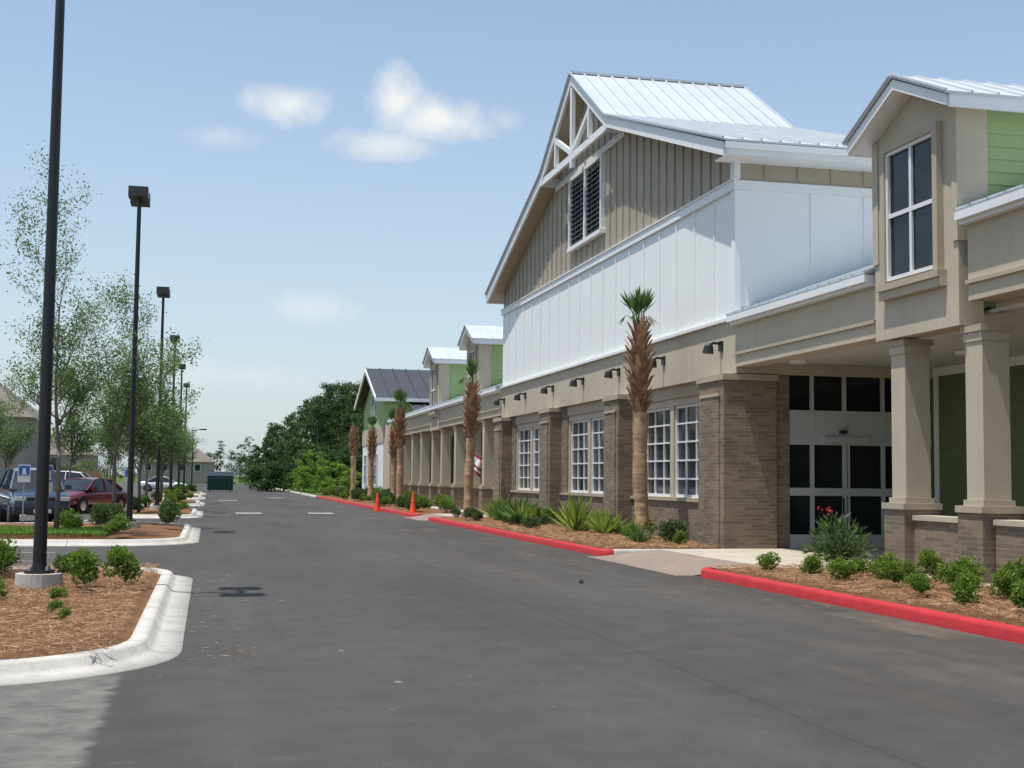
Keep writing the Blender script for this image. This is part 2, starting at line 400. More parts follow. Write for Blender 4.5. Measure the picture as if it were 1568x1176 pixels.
# ------------------------------------------------------------------ main building
XF=11.1
bld=empty('store_building',(0,0,0))
Y0,Y1,YC=26.5,49.9,38.15
HK=3.65; ZK=11.55; ZA=13.85; ZE=8.85
def roofz(y):
    d=abs(y-YC)
    if d<HK: return ZA-(ZA-ZK)*d/HK
    return ZK-(ZK-ZE)*(d-HK)/((Y1-Y0)/2-HK)
b=B()
b.box(XF+.02,16,Y0,Y1,5.12,8.0,'whitep')
b.prismX([(Y0,8.0),(Y1,8.0),(Y1,ZE),(YC+HK,ZK),(YC,ZA),(YC-HK,ZK),(Y0,ZE)],XF+.04,16,'board')
b.box(XF+.0,16,Y0-.02,Y1+.02,3.95,5.12,'tan')
b.box(16.35,60,2,82,0,6.3,'tan_d')
b.obj('walls',bld)
b=B()
y=Y0+.35
while y<Y1-.1:
    b.box(XF,XF+.05,y-.03,y+.03,8.28,min(roofz(y-.03),roofz(y+.03))-.02,'board'); y+=.60
for x in np.arange(XF+.7,16,.8): b.box(x-.03,x+.03,Y0-.03,Y0+.01,8.28,8.74,'board')
y=Y0+1.25
while y<Y1-.4:
    b.box(XF-.012,XF+.03,y-.03,y+.03,5.2,7.99,'whitep'); y+=1.24
for x in (12.9,14.2,15.4): b.box(x-.03,x+.03,Y0-.03,Y0+.01,5.2,7.99,'whitep')
b.obj('battens',bld)
b=B()
b.box(XF-.05,XF+.05,Y0-.05,Y1+.05,8.0,8.20,'trim')
b.box(XF+.05,16,Y0-.05,Y0+.02,8.0,8.20,'trim')
b.box(XF-.08,XF+.05,Y0-.08,Y1+.05,8.20,8.235,'trim')
b.box(XF-.04,XF+.1,Y0-.04,Y0+.2,8.235,8.75,'trim')
b.box(XF-.03,XF+.1,Y0-.033,Y0+.17,5.2,7.995,'whitep')
b.box(XF-.09,XF+.05,Y0-.09,Y1+.05,5.12,5.19,'trim')
b.box(XF+.05,16,Y0-.09,Y0+.05,5.12,5.19,'trim')
b.box(XF-.03,XF+.05,YC-HK-.1,YC+HK+.1,ZK-.32,ZK-.12,'trim')
b.obj('trim_bands',bld)
XO=XF-.50
b=B()
def rakepts(off,ex=.65):
    zE=ZE-.31*ex
    return [(Y0-ex,zE-off),(YC-HK,ZK-off),(YC,ZA-off),(YC+HK,ZK-off),(Y1+ex,zE-off)]
up=rakepts(-.22); lo=rakepts(.09)
for i in range(4):
    b.prismX([up[i],up[i+1],lo[i+1],lo[i]],XO-.05,XO+.03,'trim')
so=rakepts(.02); so2=rakepts(-.05)
for i in range(4):
    b.prismX([so2[i],so2[i+1],so[i+1],so[i]],XO+.03,XF+.3,'tan_d')
zE=ZE-.31*.65
for yy in (Y0-.65,):
    b.box(XO,16.2,yy-.06,yy+.0,zE-.06,zE+.20,'trim'); b.box(XO-.04,16.2,yy-.14,yy-.06,zE+.06,zE+.2,'trim')
    b.box(XO+.03,16.2,yy,Y0+.02,zE-.06,zE-.03,'trim')
yy=Y1+.65; b.box(XO,16.2,yy,yy+.06,zE-.10,zE+.20,'trim')
b.box(XF+.1,16,Y0-.03,Y0+.02,8.76,8.9,'trim')
zc=ZK-.05
b.box(XO-.03,XO+.07,YC-HK-.1,YC+HK+.1,zc-.12,zc+.10,'trim')
b.box(XO-.04,XO+.08,YC-.1,YC+.1,zc-.35,ZA-.2,'trim')
for s in (-1,1):
    b.beam((XO+.02,YC,zc+.1),(XO+.02,YC+s*HK*.55,ZK+(ZA-ZK)*.42),.10,.16,'trim')
    b.box(XO-.045,XO+.085,YC+s*HK*.52-.07,YC+s*HK*.52+.07,zc+.1,ZK+(ZA-ZK)*.45,'trim')
    b.box(XO-.055,XF+.2,YC+s*(HK-.05)-.1,YC+s*(HK-.05)+.1,zc-.13,zc+.11,'trim')
b.obj('rake_and_truss',bld)

def slope(b,e0,e1,r1,r0,k,sp=.42,th=.04,rib=.035,ribw=.035):
    e0,e1,r0,r1=[Vector(p) for p in (e0,e1,r0,r1)]
    n=(e1-e0).cross(r0-e0).normalized()
    if n.z<0:n=-n
    i=len(b.v); b.v+=[tuple(p) for p in (e0,e1,r1,r0)]+[tuple(p+n*th) for p in (e0,e1,r1,r0)]; m=b.mi(k)
    for q in ((0,1,2,3),(4,5,6,7),(0,1,5,4),(1,2,6,5),(2,3,7,6),(3,0,4,7)): b.f.append(tuple(i+t for t in q)); b.m.append(m)
    L=(e1-e0).length; c=max(1,int(L/sp))
    for j in range(c+1):
        t=j/c; a=e0.lerp(e1,t)+n*(th+rib/2-.002); z=r0.lerp(r1,t)+n*(th+rib/2-.002)
        b.beam(a,z,ribw,rib,k,up=n)
b=B()
P=rakepts(-.22)
xa,xb=XO-.1,16.25
for i in range(4):
    (ya,za),(yb,zb)=P[i],P[i+1]
    if i<2: slope(b,(xa,ya-(.1 if i==0 else 0),za+.004),(xb,ya-(.1 if i==0 else 0),za+.004),(xb,yb,zb+.004),(xa,yb,zb+.004),'roofw',rib=.05,ribw=.04)
    else: slope(b,(xa,yb,zb+.004),(xb,yb,zb+.004),(xb,ya,za+.004),(xa,ya,za+.004),'roofw')
b.box(xa-.01,xb,YC-.12,YC+.12,ZA+.24,ZA+.31,'roofw')
b.prismX([(YC-HK-.0,ZK),(YC,ZA),(YC+HK,ZK),(Y1,ZE),(Y0,ZE)],16.003,16.1,'board')
b.obj('metal_roof',bld)

# louvre
b=B(); ya,yb,za,zb=YC-1.72,YC+1.72,8.95,11.1
b.box(XF+.01,XF+.06,ya,yb,za,zb,'black')
for fy0,fy1 in ((ya+.06,YC-.08),(YC+.08,yb-.06)):
    for i in range(13):
        z=za+.08+i*(zb-za-.12)/13
        b.face([(XF-.06,fy0,z),(XF-.06,fy1,z),(XF+.005,fy1,z+.09),(XF+.005,fy0,z+.09)],'slat')
        b.box(XF-.065,XF-.055,fy0,fy1,z-.02,z+.012,'slat')
for y,w in ((ya-.06,.12),(YC-.08,.16),(yb-.06,.12)):
    b.box(XF-.10,XF+.04,y,y+w,za-.0,zb+.0,'trim')
b.box(XF-.105,XF+.04,ya-.06,yb+.06,zb+.0,zb+.12,'trim'); b.box(XF-.14,XF+.04,ya-.1,yb+.1,za-.12,za,'trim')
b.obj('gable_louver',bld)

# brick base
b=B()
pil=[(Y0,28.0),(34.0,35.35),(41.35,42.7),(48.6,50.0)]
XB=XF+.12
wins=[(28.7,33.3),(36.05,40.65),(43.4,48.0)]
zs,zt=1.17,3.46
prev=Y0
for a,c in wins:
    b.box(XB,XB+.35,prev,a,.0,3.95,'brick'); b.box(XB,XB+.35,a,c,.0,zs,'brick'); b.box(XB,XB+.35,a,c,zt+.18,3.95,'tan_d'); prev=c
b.box(XB,XB+.35,prev,Y1,0,3.95,'brick')
for i,(a,c) in enumerate(pil):
    xx=XF-.28
    b.box(xx,XB+.005 if i else 12.05,a-.001,c,0,3.80,'brick')
    b.box(xx-.04,XB+.0 if i else 12.09,a-.045,c+.04,3.80,3.93,'tan_d')
    b.box(xx-.03,xx,a+.22,c-.22,0,3.45,'brick'); b.box(xx-.05,xx,a+.18,c-.18,3.45,3.52,'tan_d')
b.box(XB-.05,XB,28.0,34.0,1.10,1.165,'tan_d'); b.box(XB-.05,XB,35.35,41.35,1.10,1.165,'tan_d'); b.box(XB-.05,XB,42.7,48.6,1.10,1.165,'tan_d')
b.box(12.05,12.4,26.6,30,0,3.94,'brick')
b.obj('brick_base',bld)
b=B()
def window(b,x,y0,y1,z0,z1,cols,rows,fr='white',frw=.07,mw=.028,glass='glass',outer=None,dx=.0):
    b.box(x+.045,x+.06,y0,y1,z0,z1,glass)
    b.box(x-.01,x+.044,y0,y0+frw,z0,z1,fr); b.box(x-.01,x+.044,y1-frw,y1,z0,z1,fr)
    b.box(x-.01,x+.044,y0+frw,y1-frw,z0,z0+frw,fr); b.box(x-.01,x+.044,y0+frw,y1-frw,z1-frw,z1,fr)
    for i in range(1,cols):
        y=y0+(y1-y0)*i/cols; b.box(x+.005,x+.043,y-mw/2,y+mw/2,z0+frw,z1-frw,fr)
    for j in range(1,rows):
        z=z0+(z1-z0)*j/rows; b.box(x+.002,x+.041,y0+frw,y1-frw,z-mw/2,z+mw/2,fr)
for a,c in wins:
    mid=(a+c)/2
    window(b,XB+.12,a+.12,mid-.12,zs+.02,zt,3,5,'white',.07,.04)
    window(b,XB+.12,mid+.12,c-.12,zs+.02,zt,3,5,'white',.07,.04)
    b.box(XB+.05,XB+.2,mid-.12,mid+.12,zs,zt+.18,'tan'); b.box(XB+.05,XB+.2,a,a+.12,zs,zt+.18,'tan'); b.box(XB+.05,XB+.2,c-.12,c,zs,zt+.18,'tan')
    for q in ((a+.12,mid-.12),(mid+.12,c-.12)): b.box(XB+.05,XB+.2,q[0],q[1],zt,zt+.18,'tan')
    b.box(XB-.04,XB+.12,a,c,zs-.0,zs+.02,'tan_d')
b.obj('windows',bld)
b=B()
for y in (27.3,31.1,34.8,38.4,42.0,45.9,49.4):
    b.box(XF-.05,XF+.02,y-.09,y+.09,4.50,4.72,'black')
    b.tube([(XF-.02,y,4.66),(XF-.20,y,4.68),(XF-.30,y,4.60)],[.03,.03,.05],'black',8)
    b.tube([(XF-.30,y,4.66),(XF-.31,y,4.60),(XF-.33,y,4.44)],[.05,.10,.13],'black',12)
b.obj('wall_lamps',bld)

def porch(y0,y1,ze,zb,cols,name):
    b=B()
    b.box(XF-.02,XF+.45,y0,y1,zb,ze-.12,'tan'); b.box(XF-.07,XF+.0,y0,y1,zb+.25,zb+.31,'tan_d')
    b.box(XF-.16,XF+.1,y0,y1,ze-.12,ze+.06,'trim'); b.box(XF-.24,XF-.16,y0,y1,ze-.06,ze+.06,'trim')
    b.box(XF+.45,15.9,y0,y1,4.2,4.26,'ceil')
    if zb>4.2: b.box(XF+.45,XF+.55,y0,y1,4.26,ze-.2,'tan')
    slope(b,(XF-.22,y0,ze+.06),(XF-.22,y1,ze+.06),(16.3,y1,ze+.06+.36*5.4),(16.3,y0,ze+.06+.36*5.4),'roofw')
    b.obj(name,bld)
porch(20.3,26.45,5.1,4.08,None,'porch_canopy')
porch(2,17.5,5.62,4.35,None,'porch_canopy_b')
porch(50.0,82,5.1,4.08,None,'porch_canopy_c')
b=B(); b.box(XF+.45,15.9,17.5,20.3,4.2,4.26,'ceil'); b.obj('porch_ceiling_panel',bld)
def column(b,x,y,zt,ped=True,s=.45):
    h=s/2
    b.box(x-h,x+h,y-h,y+h,1.27,zt,'tan')
    b.box(x-h-.05,x+h+.05,y-h-.05,y+h+.05,zt-.10,zt-.0,'tan_d'); b.box(x-h-.02,x+h+.02,y-h-.02,y+h+.02,zt-.24,zt-.10,'tan')
    b.box(x-h-.04,x+h+.04,y-h-.04,y+h+.04,1.27,1.36,'tan_d')
    b.box(x-h-.10,x+h+.10,y-h-.10,y+h+.10,.12,1.17,'brick')
    b.box(x-h-.13,x+h+.13,y-h-.13,y+h+.13,1.17,1.27,'tan_d')
b=B()
XCc=XF+.28
for y in (19.72,17.5): column(b,XCc,y,3.98)
for y in (13.2,9): column(b,XCc,y,4.34)
b.box(XCc-.15,XCc+.15,17.83,19.39,.12,1.0,'brick'); b.box(XCc-.19,XCc+.19,17.83,19.39,1.0,1.08,'tan')
b.box(XCc-.15,XCc+.15,13.6,17.12,.12,1.0,'brick'); b.box(XCc-.19,XCc+.19,13.6,17.12,1.0,1.08,'tan')
for y in (50.8,53.6,56.5,60.1,63.8,66.5,70.2,73.4,77,81): column(b,XCc,y,4.07)
b.obj('porch_columns',bld)
b=B()
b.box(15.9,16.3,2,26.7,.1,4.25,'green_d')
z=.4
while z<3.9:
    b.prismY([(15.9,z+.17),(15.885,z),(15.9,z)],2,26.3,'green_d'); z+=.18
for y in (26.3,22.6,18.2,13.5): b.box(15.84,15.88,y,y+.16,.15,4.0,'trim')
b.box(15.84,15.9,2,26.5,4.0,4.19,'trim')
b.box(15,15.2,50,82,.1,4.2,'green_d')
for y in (55,62,69,76): b.box(14.95,15.0,y,y+2,.15,2.5,'glass_d')
b.box(12.45,15.85,26.72,27.0,4.0,4.19,'tan')
b.obj('porch_walls',bld)
# storefront facing -Y
b=B(); YS=26.62
b.box(12.09,15.88,YS+.06,YS+.08,.15,4.2,'glass_d')
for x in (12.09,12.92,13.70,14.64,15.44): b.box(x,x+.08,YS,YS+.06,.15,4.2,'grey')
b.box(13.81,13.86,YS,YS+.06,.15,2.45,'grey')
for z0,z1 in ((.15,.45),(1.30,1.47),(2.42,2.60),(3.10,3.18),(4.12,4.2)): b.box(12.09,15.88,YS-.005,YS+.055,z0,z1,'grey')
b.box(12.09,15.88,YS+.01,YS+.057,2.60,3.10,'grey')
b.box(13.2,14.3,YS-.06,YS-.006,2.47,2.60,'grey')
b.box(13.6,13.75,YS-.1,YS-.01,2.68,2.75,'black')
for x in (13.66,13.93): b.box(x,x+.025,YS-.06,YS-.035,.9,1.25,'black')
b.obj('storefront_doors',bld)
b=B(); b.tube([(12.3,25.9,4.20),(12.3,25.9,4.14)],[.22,.2],'trim',16); b.tube([(14.5,23.0,4.20),(14.5,23,4.14)],[.22,.2],'trim',16); b.obj('ceiling_lights',bld)
# porch railing
b=B()
for z in (.95,.25): b.box(XCc-.02,XCc+.02,9.4,12.8,z,z+.04,'black')
y=9.5
while y<12.8: b.box(XCc-.012,XCc+.012,y,y+.024,.25,.95,'black'); y+=.12
b.obj('railing',bld)

# dormers
def dormer(yc,w=2.55,full=True):
    b=B(); y0,y1=yc-w/2,yc+w/2; xf=XF-.08; ze=7.42; zp=ze+.44*(w/2)
    b.prismX([(y0,4.0),(y1,4.0),(y1,ze),(yc,zp),(y0,ze)],xf,xf+.42,'tan')
    b.box(xf+.42,15.5,y0+.03,y1-.03,4.3,ze,'green')
    for z in np.arange(5.6,ze-.1,.2):
        b.prismX([(y0+.005,z),(y0+.03,z+.17),(y0+.031,z)],xf+.42,15.5,'green')
    b.box(xf-.03,xf+.5,y0-.03,y0+.12,5.3,ze-.02,'tan'); b.box(xf-.03,xf,y1-.15,y1+.03,5.3,ze-.02,'tan')
    b.prismX([(y0,ze),(y1,ze),(yc,zp)],xf+.42,15.5,'green')
    wy0,wy1,wz0,wz1=yc-.75,yc+.75,4.95,7.12
    window(b,xf-.07,wy0,wy1,wz0,wz1,2,2,'white',.06,.07,glass='glass_d')
    for q in ((wy0-.13,wy0),(wy1,wy1+.13)): b.box(xf-.12,xf,q[0],q[1],wz0-.05,wz1+.13,'tan_d')
    b.box(xf-.12,xf,wy0,wy1,wz1,wz1+.13,'tan_d')
    b.box(xf-.17,xf,wy0-.2,wy1+.2,wz0-.16,wz0-.05,'tan_d'); b.box(xf-.12,xf,wy0-.2,wy1+.2,wz0-.3,wz0-.16,'tan')
    xo=XF-.40; e=.28
    za=ze-.44*e
    for s in (-1,1):
        ye=yc+s*(w/2+e)
        pts=[(ye,za+.0),(yc,zp),(yc,zp+.17),(ye,za+.17)]
        b.prismX(pts,xo-.04,xo+.02,'trim')
        b.prismX([(ye,za-.02),(yc,zp-.02),(yc,zp+.03),(ye,za+.03)],xo+.02,15.5,'trim')
        b.box(xo,15.5,min(ye,ye+s*.05),max(ye,ye+s*.05),za-.03,za+.17,'trim')
        slope(b,(xo-.08,ye+s*.07,za+.16),(15.5,ye+s*.07,za+.16),(15.5,yc,zp+.20),(xo-.08,yc,zp+.20),'roofw')
    b.obj('dormer',bld)
for yc in (18.93,55.3,65.2): dormer(yc)

# second building, dark roof
b2=empty('retail_building',(0,0,0))
b=B(); ya,yb,yc2=85.2,97,91.0
b.prismX([(ya,0),(yb,0),(yb,6.8),(yc2,9.0),(ya,6.8)],XF,40,'green')
b.box(XF-.05,XF+.2,ya-.02,yb,.1,3.9,'whitep')
b.box(XF-.1,XF+.1,ya-.05,yb,3.9,5.0,'tan')
b.box(XF+.4,40,82.3,ya,0,5.2,'green'); b.box(XF,XF+.4,82.3,ya-.06,.0,5.0,'tan')
b.obj('walls',b2)
b=B()
slope(b,(XF-.6,ya-.5,6.75),(40,ya-.5,6.75),(40,yc2,9.15),(XF-.6,yc2,9.15),'roofd',sp=.9,rib=.07,ribw=.07)
slope(b,(XF-.6,yb+.6,6.75),(40,yb+.6,6.75),(40,yc2,9.15),(XF-.6,yc2,9.15),'roofd',sp=.9)
slope(b,(XF+1.6,81.7,5.3),(40,81.7,5.3),(40,ya,6.5),(XF+1.6,ya,6.5),'roofd',sp=.9,rib=.07,ribw=.07)
for s,ye in ((-1,ya-.5),(1,yb+.6)): b.prismX([(ye,6.55),(yc2,8.92),(yc2,9.18),(ye,6.81)],XF-.7,XF-.6,'trim')
b.box(XF-.6,40,ya-.6,ya-.5,6.55,6.78,'trim'); b.box(XF+1.6,40,81.6,81.7,5.12,5.32,'trim')
b.obj('roof',b2)
b=B()
for y in (88,91.5,94): window(b,XF-.12,y,y+1.5,1,3.2,2,3)
window(b,XF-.07,yc2-1,yc2+1,5.6,7.4,2,2)
b.obj('windows',b2)

# ------------------------------------------------------------------ street lamps
def lamp(x,y,H=9.5,zb=.12):
    e=empty('street_lamp',(x,y,zb)); b=B()
    b.tube([(0,0,-.1),(0,0,.20)],[.30,.29],'conc',24); b.obj('footing',e,smooth=False)
    b=B(); b.tube([(0,0,.20),(0,0,.24)],[.19,.19],'black',20)
    for i in range(4): a=math.pi/4+i*math.pi/2; b.tube([(.15*math.cos(a),.15*math.sin(a),.24),(.15*math.cos(a),.15*math.sin(a),.29)],[.02,.02],'alu',6)
    b.tube([(0,0,.24),(0,0,.34),(0,0,H-zb)],[.10,.085,.055],'black',16)
    b.box(-.04,.04,-.5,.5,H-zb-.22,H-zb-.14,'black')
    for s in (-1,1):
        b.prismX([(s*.22,H-zb-.30),(s*.78,H-zb-.30),(s*.72,H-zb-.02),(s*.26,H-zb+.0)],-.26,.26,'black')
    b.obj('pole_and_heads',e)
for y in (17.9,37.4,57,76.5,96,116): lamp(-2.1,y)
e=empty('street_lamp',(-2,160,0)); b=B(); b.tube([(0,0,0),(0,0,7.0)],[.09,.06],'black',10); b.tube([(0,0,6.9),(1.0,0,7.05)],[.04,.04],'black',8); b.box(.8,1.6,-.2,.2,6.98,7.12,'black'); b.obj('pole_and_head',e)

# ------------------------------------------------------------------ vegetation
def shrubmesh(name,seed,r,h,n,ls,matk,asp=.45,lumps=9):
    g=np.random.default_rng(seed)
    cen=g.normal(size=(lumps,3)); cen/=np.linalg.norm(cen,axis=1,keepdims=True); cen[:,2]=np.abs(cen[:,2])
    cen=cen*np.array([r*.5,r*.5,h*.48])+np.array([0,0,h*.40]); rr=g.uniform(.35,.60,lumps)*r
    k=g.integers(0,lumps,n); d=g.normal(size=(n,3)); d/=np.linalg.norm(d,axis=1,keepdims=True)
    rad=g.uniform(.35,1.1,n)**.6
    C=cen[k]+d*(rr[k]*rad)[:,None]*np.array([1,1,.9]); C[:,2]=np.maximum(C[:,2],.01)
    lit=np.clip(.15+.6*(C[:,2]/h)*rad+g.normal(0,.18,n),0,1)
    D=d+g.normal(0,.6,(n,3)); D[:,2]+=.5
    return leafmesh(name,C,g.uniform(.7,1.3,n)*ls,matk,g,asp,lit,0,D)
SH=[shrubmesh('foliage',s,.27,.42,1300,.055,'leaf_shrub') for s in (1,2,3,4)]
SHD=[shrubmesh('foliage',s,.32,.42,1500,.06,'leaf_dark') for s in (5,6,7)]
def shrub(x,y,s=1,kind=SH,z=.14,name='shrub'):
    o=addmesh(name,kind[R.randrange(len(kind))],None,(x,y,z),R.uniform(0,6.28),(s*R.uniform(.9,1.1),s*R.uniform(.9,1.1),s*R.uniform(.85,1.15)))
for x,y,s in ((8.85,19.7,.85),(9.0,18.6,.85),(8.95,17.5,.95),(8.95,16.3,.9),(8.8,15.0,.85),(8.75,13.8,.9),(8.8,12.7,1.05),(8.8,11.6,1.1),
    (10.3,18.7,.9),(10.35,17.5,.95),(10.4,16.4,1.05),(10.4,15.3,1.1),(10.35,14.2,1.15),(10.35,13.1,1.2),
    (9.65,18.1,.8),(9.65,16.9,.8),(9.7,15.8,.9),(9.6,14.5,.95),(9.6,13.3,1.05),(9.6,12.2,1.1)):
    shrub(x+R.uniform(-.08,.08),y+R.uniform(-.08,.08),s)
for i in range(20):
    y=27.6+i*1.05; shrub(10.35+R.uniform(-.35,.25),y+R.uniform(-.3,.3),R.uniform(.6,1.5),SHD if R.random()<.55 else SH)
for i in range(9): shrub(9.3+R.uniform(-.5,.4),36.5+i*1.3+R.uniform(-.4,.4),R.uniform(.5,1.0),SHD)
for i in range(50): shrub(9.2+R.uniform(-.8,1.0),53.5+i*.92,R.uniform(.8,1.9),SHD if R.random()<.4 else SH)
for x,y,s in ((-2.75,19.4,1.0),(-3.4,19.1,1.0),(-1.5,17.2,1.05),(-1.1,17.8,.95),(-1.75,18.0,.95),(-3.0,16.4,.9),(-3.1,20.4,1.2),(-1.5,14.3,.35),(-2.3,15.7,.6),(-3.4,17.6,1.0),(-1.35,13.6,.3),(-3.9,18.2,1.1),(-1.6,15.4,.45)):
    shrub(x,y,s,SH if s<1.0 else SHD+SH,.17)
for x0,x1,y0,y1,r in ISL[1:]:
    for i in range(7): shrub(R.uniform(x0+.9 if x0>-5 else -4,x1-.8),R.uniform(y0+1,y1-1),R.uniform(.9,1.5),SHD+SH,.16)

def strands(name,n,x0,x1,y0,y1,z0,seed,matk='straw',ln=.15,up=.12,asp=.05):
    g=np.random.default_rng(seed); X=g.uniform(x0,x1,n); Y=g.uniform(y0,y1,n)
    Z=np.array([bedz(a,c,z0) for a,c in zip(X,Y)])+g.uniform(0,.035,n)
    D=g.normal(size=(n,3)); D[:,2]=np.abs(D[:,2])*up
    return leafmesh(name,np.stack([X,Y,Z],1),g.uniform(.6,1.3,n)*ln,matk,g,asp,None,3,D)
me=strands('pine_straw',26000,-5.2,-.75,11.3,22.0,.155,11); addmesh('pine_straw',me)
me=strands('pine_straw',26000,8.2,10.75,9,20.8,.175,12); addmesh('pine_straw',me)
me=strands('pine_straw',20000,8.2,11.0,26.6,40,.175,13,ln=.2); addmesh('pine_straw',me)
# loose straw blown over kerb and gutter edges
me=strands('pine_straw',260,-.72,.1,11.5,21.5,.14,16,ln=.12); me2=me
g=np.random.default_rng(40); n=420; X=np.concatenate([g.uniform(7.2,7.98,220),g.uniform(-.15,.5,200)]); Y=np.concatenate([g.uniform(10,21,220),g.uniform(11,22,200)])
D=g.normal(size=(n,3)); D[:,2]*=.03
addmesh('pine_straw',leafmesh('pine_straw',np.stack([X,Y,np.full(n,.012)],1),g.uniform(.06,.14,n),'straw',g,.06,None,4,D))
me=strands('grass',16000,-5.4,-2.3,31.5,34.8,.23,14,'grassb',.12,2.0,.14); addmesh('grass',me)
me=strands('weeds',500,-2.6,-1.9,12.2,12.9,.20,15,'grassb',.12,1.5,.3); addmesh('weeds',me)

def spiky(name,seed,r,h,n,ls,matk,asp,zc=.5):
    g=np.random.default_rng(seed); d=g.normal(size=(n,3)); d[:,2]=np.abs(d[:,2])+.25; d/=np.linalg.norm(d,axis=1,keepdims=True)
    rad=g.uniform(.15,1,n); C=d*rad[:,None]*np.array([r,r,h*.9]); C[:,2]+=.08
    D=d*1.0+g.normal(0,.35,(n,3))
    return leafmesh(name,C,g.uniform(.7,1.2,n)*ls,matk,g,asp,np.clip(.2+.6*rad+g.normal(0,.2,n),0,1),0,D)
e=empty('oleander_shrub',(10.35,20.3,.15))
addmesh('leaves',spiky('leaves',21,.62,.95,1000,.19,'leaf_dark',.17),e)
g=np.random.default_rng(5); C=g.normal(0,1,(14,3))*np.array([.10,.14,.05])+np.array([0,.35,.98]); addmesh('flowers',leafmesh('flowers',C,.06,'flower',g,.9),e)
b=B()
for i in range(6): a=i*1.05; b.tube([(0,0,0),(.25*math.cos(a),.25*math.sin(a),.6)],[.015,.008],'bark',5)
b.obj('stems',e)
def grassy(x,y,s,seed,matk='leaf_yuc'):
    g=np.random.default_rng(seed); n=120; a=g.uniform(0,6.28,n); el=g.uniform(.35,1.5,n)
    D=np.stack([np.cos(a)*np.cos(el),np.sin(a)*np.cos(el),np.sin(el)],1); L=g.uniform(.6,1.0,n)*s
    e=empty('yucca_plant',(x,y,.15)); addmesh('blades',leafmesh('blades',D*L[:,None]*.5,L,matk,g,.07,None,0,D),e)
grassy(9.7,34.2,1.25,31); grassy(10.2,33.2,.9,32); grassy(9.6,39.5,.9,33); grassy(10.1,42.5,1.1,34,'leaf_palm'); grassy(9.8,44.0,.9,35,'leaf_palm'); grassy(10.3,46.6,1.0,36); grassy(9.6,28.6,.5,37,'leaf_palm')

def palm(x,y,ht,fr=.9,seed=0,spread=.5,nfr=13):
    g=random.Random(seed); e=empty('palm_tree',(x,y,.1)); b=B()
    pts=[];rad=[]; zb=ht*.60; lean=g.uniform(-.12,.12)
    nz=60
    for i in range(nz):
        z=zb*i/(nz-1); pts.append((lean*z/ht+.015*math.sin(z*2+seed),.02*math.sin(z*1.3),z)); rad.append((.215 if z<.2 else .178)-.012*(i%2)+.012*math.sin(z*5)+g.uniform(-.006,.006))
    b.tube(pts,rad,'ptrunk',14); o=b.obj('trunk',e,smooth=True)
    b=B(); topz=ht
    b.tube([(lean*.6,0,zb-.05),(lean*.8,0,(zb+topz)/2),(lean,0,topz)],[.15,.19,.10],'pboot',12)
    lev=int((topz-zb)/.13)
    for j in range(lev):
        z=zb+.02+j*.13; t=j/lev; rr=.16+.07*math.sin(math.pi*min(1,t*1.1))-.06*max(0,t-.75)*4*.5
        for q in range(6):
            a=q*math.pi/3+j*.53+g.uniform(-.15,.15)
            c=Vector((math.cos(a),math.sin(a),0)); s=Vector((-math.sin(a),math.cos(a),0)); o0=Vector((lean*z/ht,0,z))
            base=o0+c*(rr*.75); tip=o0+c*(rr+.12+g.uniform(-.02,.07))+Vector((0,0,.27+g.uniform(-.05,.06))); w=.075
            i=len(b.v); p=[base-s*w,base+s*w,tip+s*.035,tip-s*.035]
            b.v+=[tuple(k) for k in p]+[tuple(k-c*.03-Vector((0,0,.02))) for k in p]; m=b.mi('pboot' if g.random()<.6 else 'ptrunk')
            for f in ((0,1,2,3),(7,6,5,4),(0,4,5,1),(1,5,6,2),(2,6,7,3),(3,7,4,0)): b.f.append(tuple(i+k for k in f)); b.m.append(m)
    b.obj('leaf_bases',e)
    gg=np.random.default_rng(seed+50); C=[];S=[];D=[]; st=B()
    for j in range(nfr):
        a=g.uniform(0,6.28); tl=g.uniform(.03,spread)
        d=Vector((math.cos(a)*math.sin(tl),math.sin(a)*math.sin(tl),math.cos(tl)))
        o0=Vector((lean,0,topz-.15)); L=fr*g.uniform(.35,.62); hub=o0+d*L
        st.tube([tuple(o0),tuple(hub)],[.02,.012],'pstem',5)
        sd=d.cross(Vector((g.uniform(-1,1),g.uniform(-1,1),.2))).normalized(); fan=g.uniform(.05,.10)
        for k in range(15):
            ph=(k-7)*fan; dd=(d*math.cos(ph)+sd*math.sin(ph)).normalized(); ll=fr*.5*(1-.2*abs(ph))*g.uniform(.85,1.1)
            if k%4==0: dd=(dd+Vector((0,0,-.25))).normalized()
            C.append(hub+dd*ll*.5); S.append(ll); D.append(dd)
    for j in range(4):
        a=g.uniform(0,6.28); d=Vector((math.cos(a),math.sin(a),.5)).normalized(); o0=Vector((lean,0,topz+.1))
        mid=o0+d*fr*.35; st.tube([tuple(o0),tuple(mid)],[.014,.008],'pstem',5)
        for k in range(5):
            dd=(d*.5+Vector((g.uniform(-.3,.3),g.uniform(-.3,.3),-.9))).normalized(); ll=fr*.3; C.append(mid+dd*ll*.5); S.append(ll); D.append(dd)
    st.obj('frond_stems',e)
    addmesh('fronds',leafmesh('fronds',np.array([tuple(c) for c in C]),np.array(S),'leaf_palm',gg,.085,None,0,np.array([tuple(c) for c in D])),e)
palm(10.05,29.7,5.2,1.05,1,.36,11); palm(9.45,48.1,5.0,1.15,2,.22,7); palm(9.2,64.2,4.9,1.2,3,.5); palm(9.7,70.0,4.2,1.2,4,.25,8); palm(9.3,87,4.8,1.2,5,.35,9); palm(9.5,79,4.3,1.1,6,.3,8)

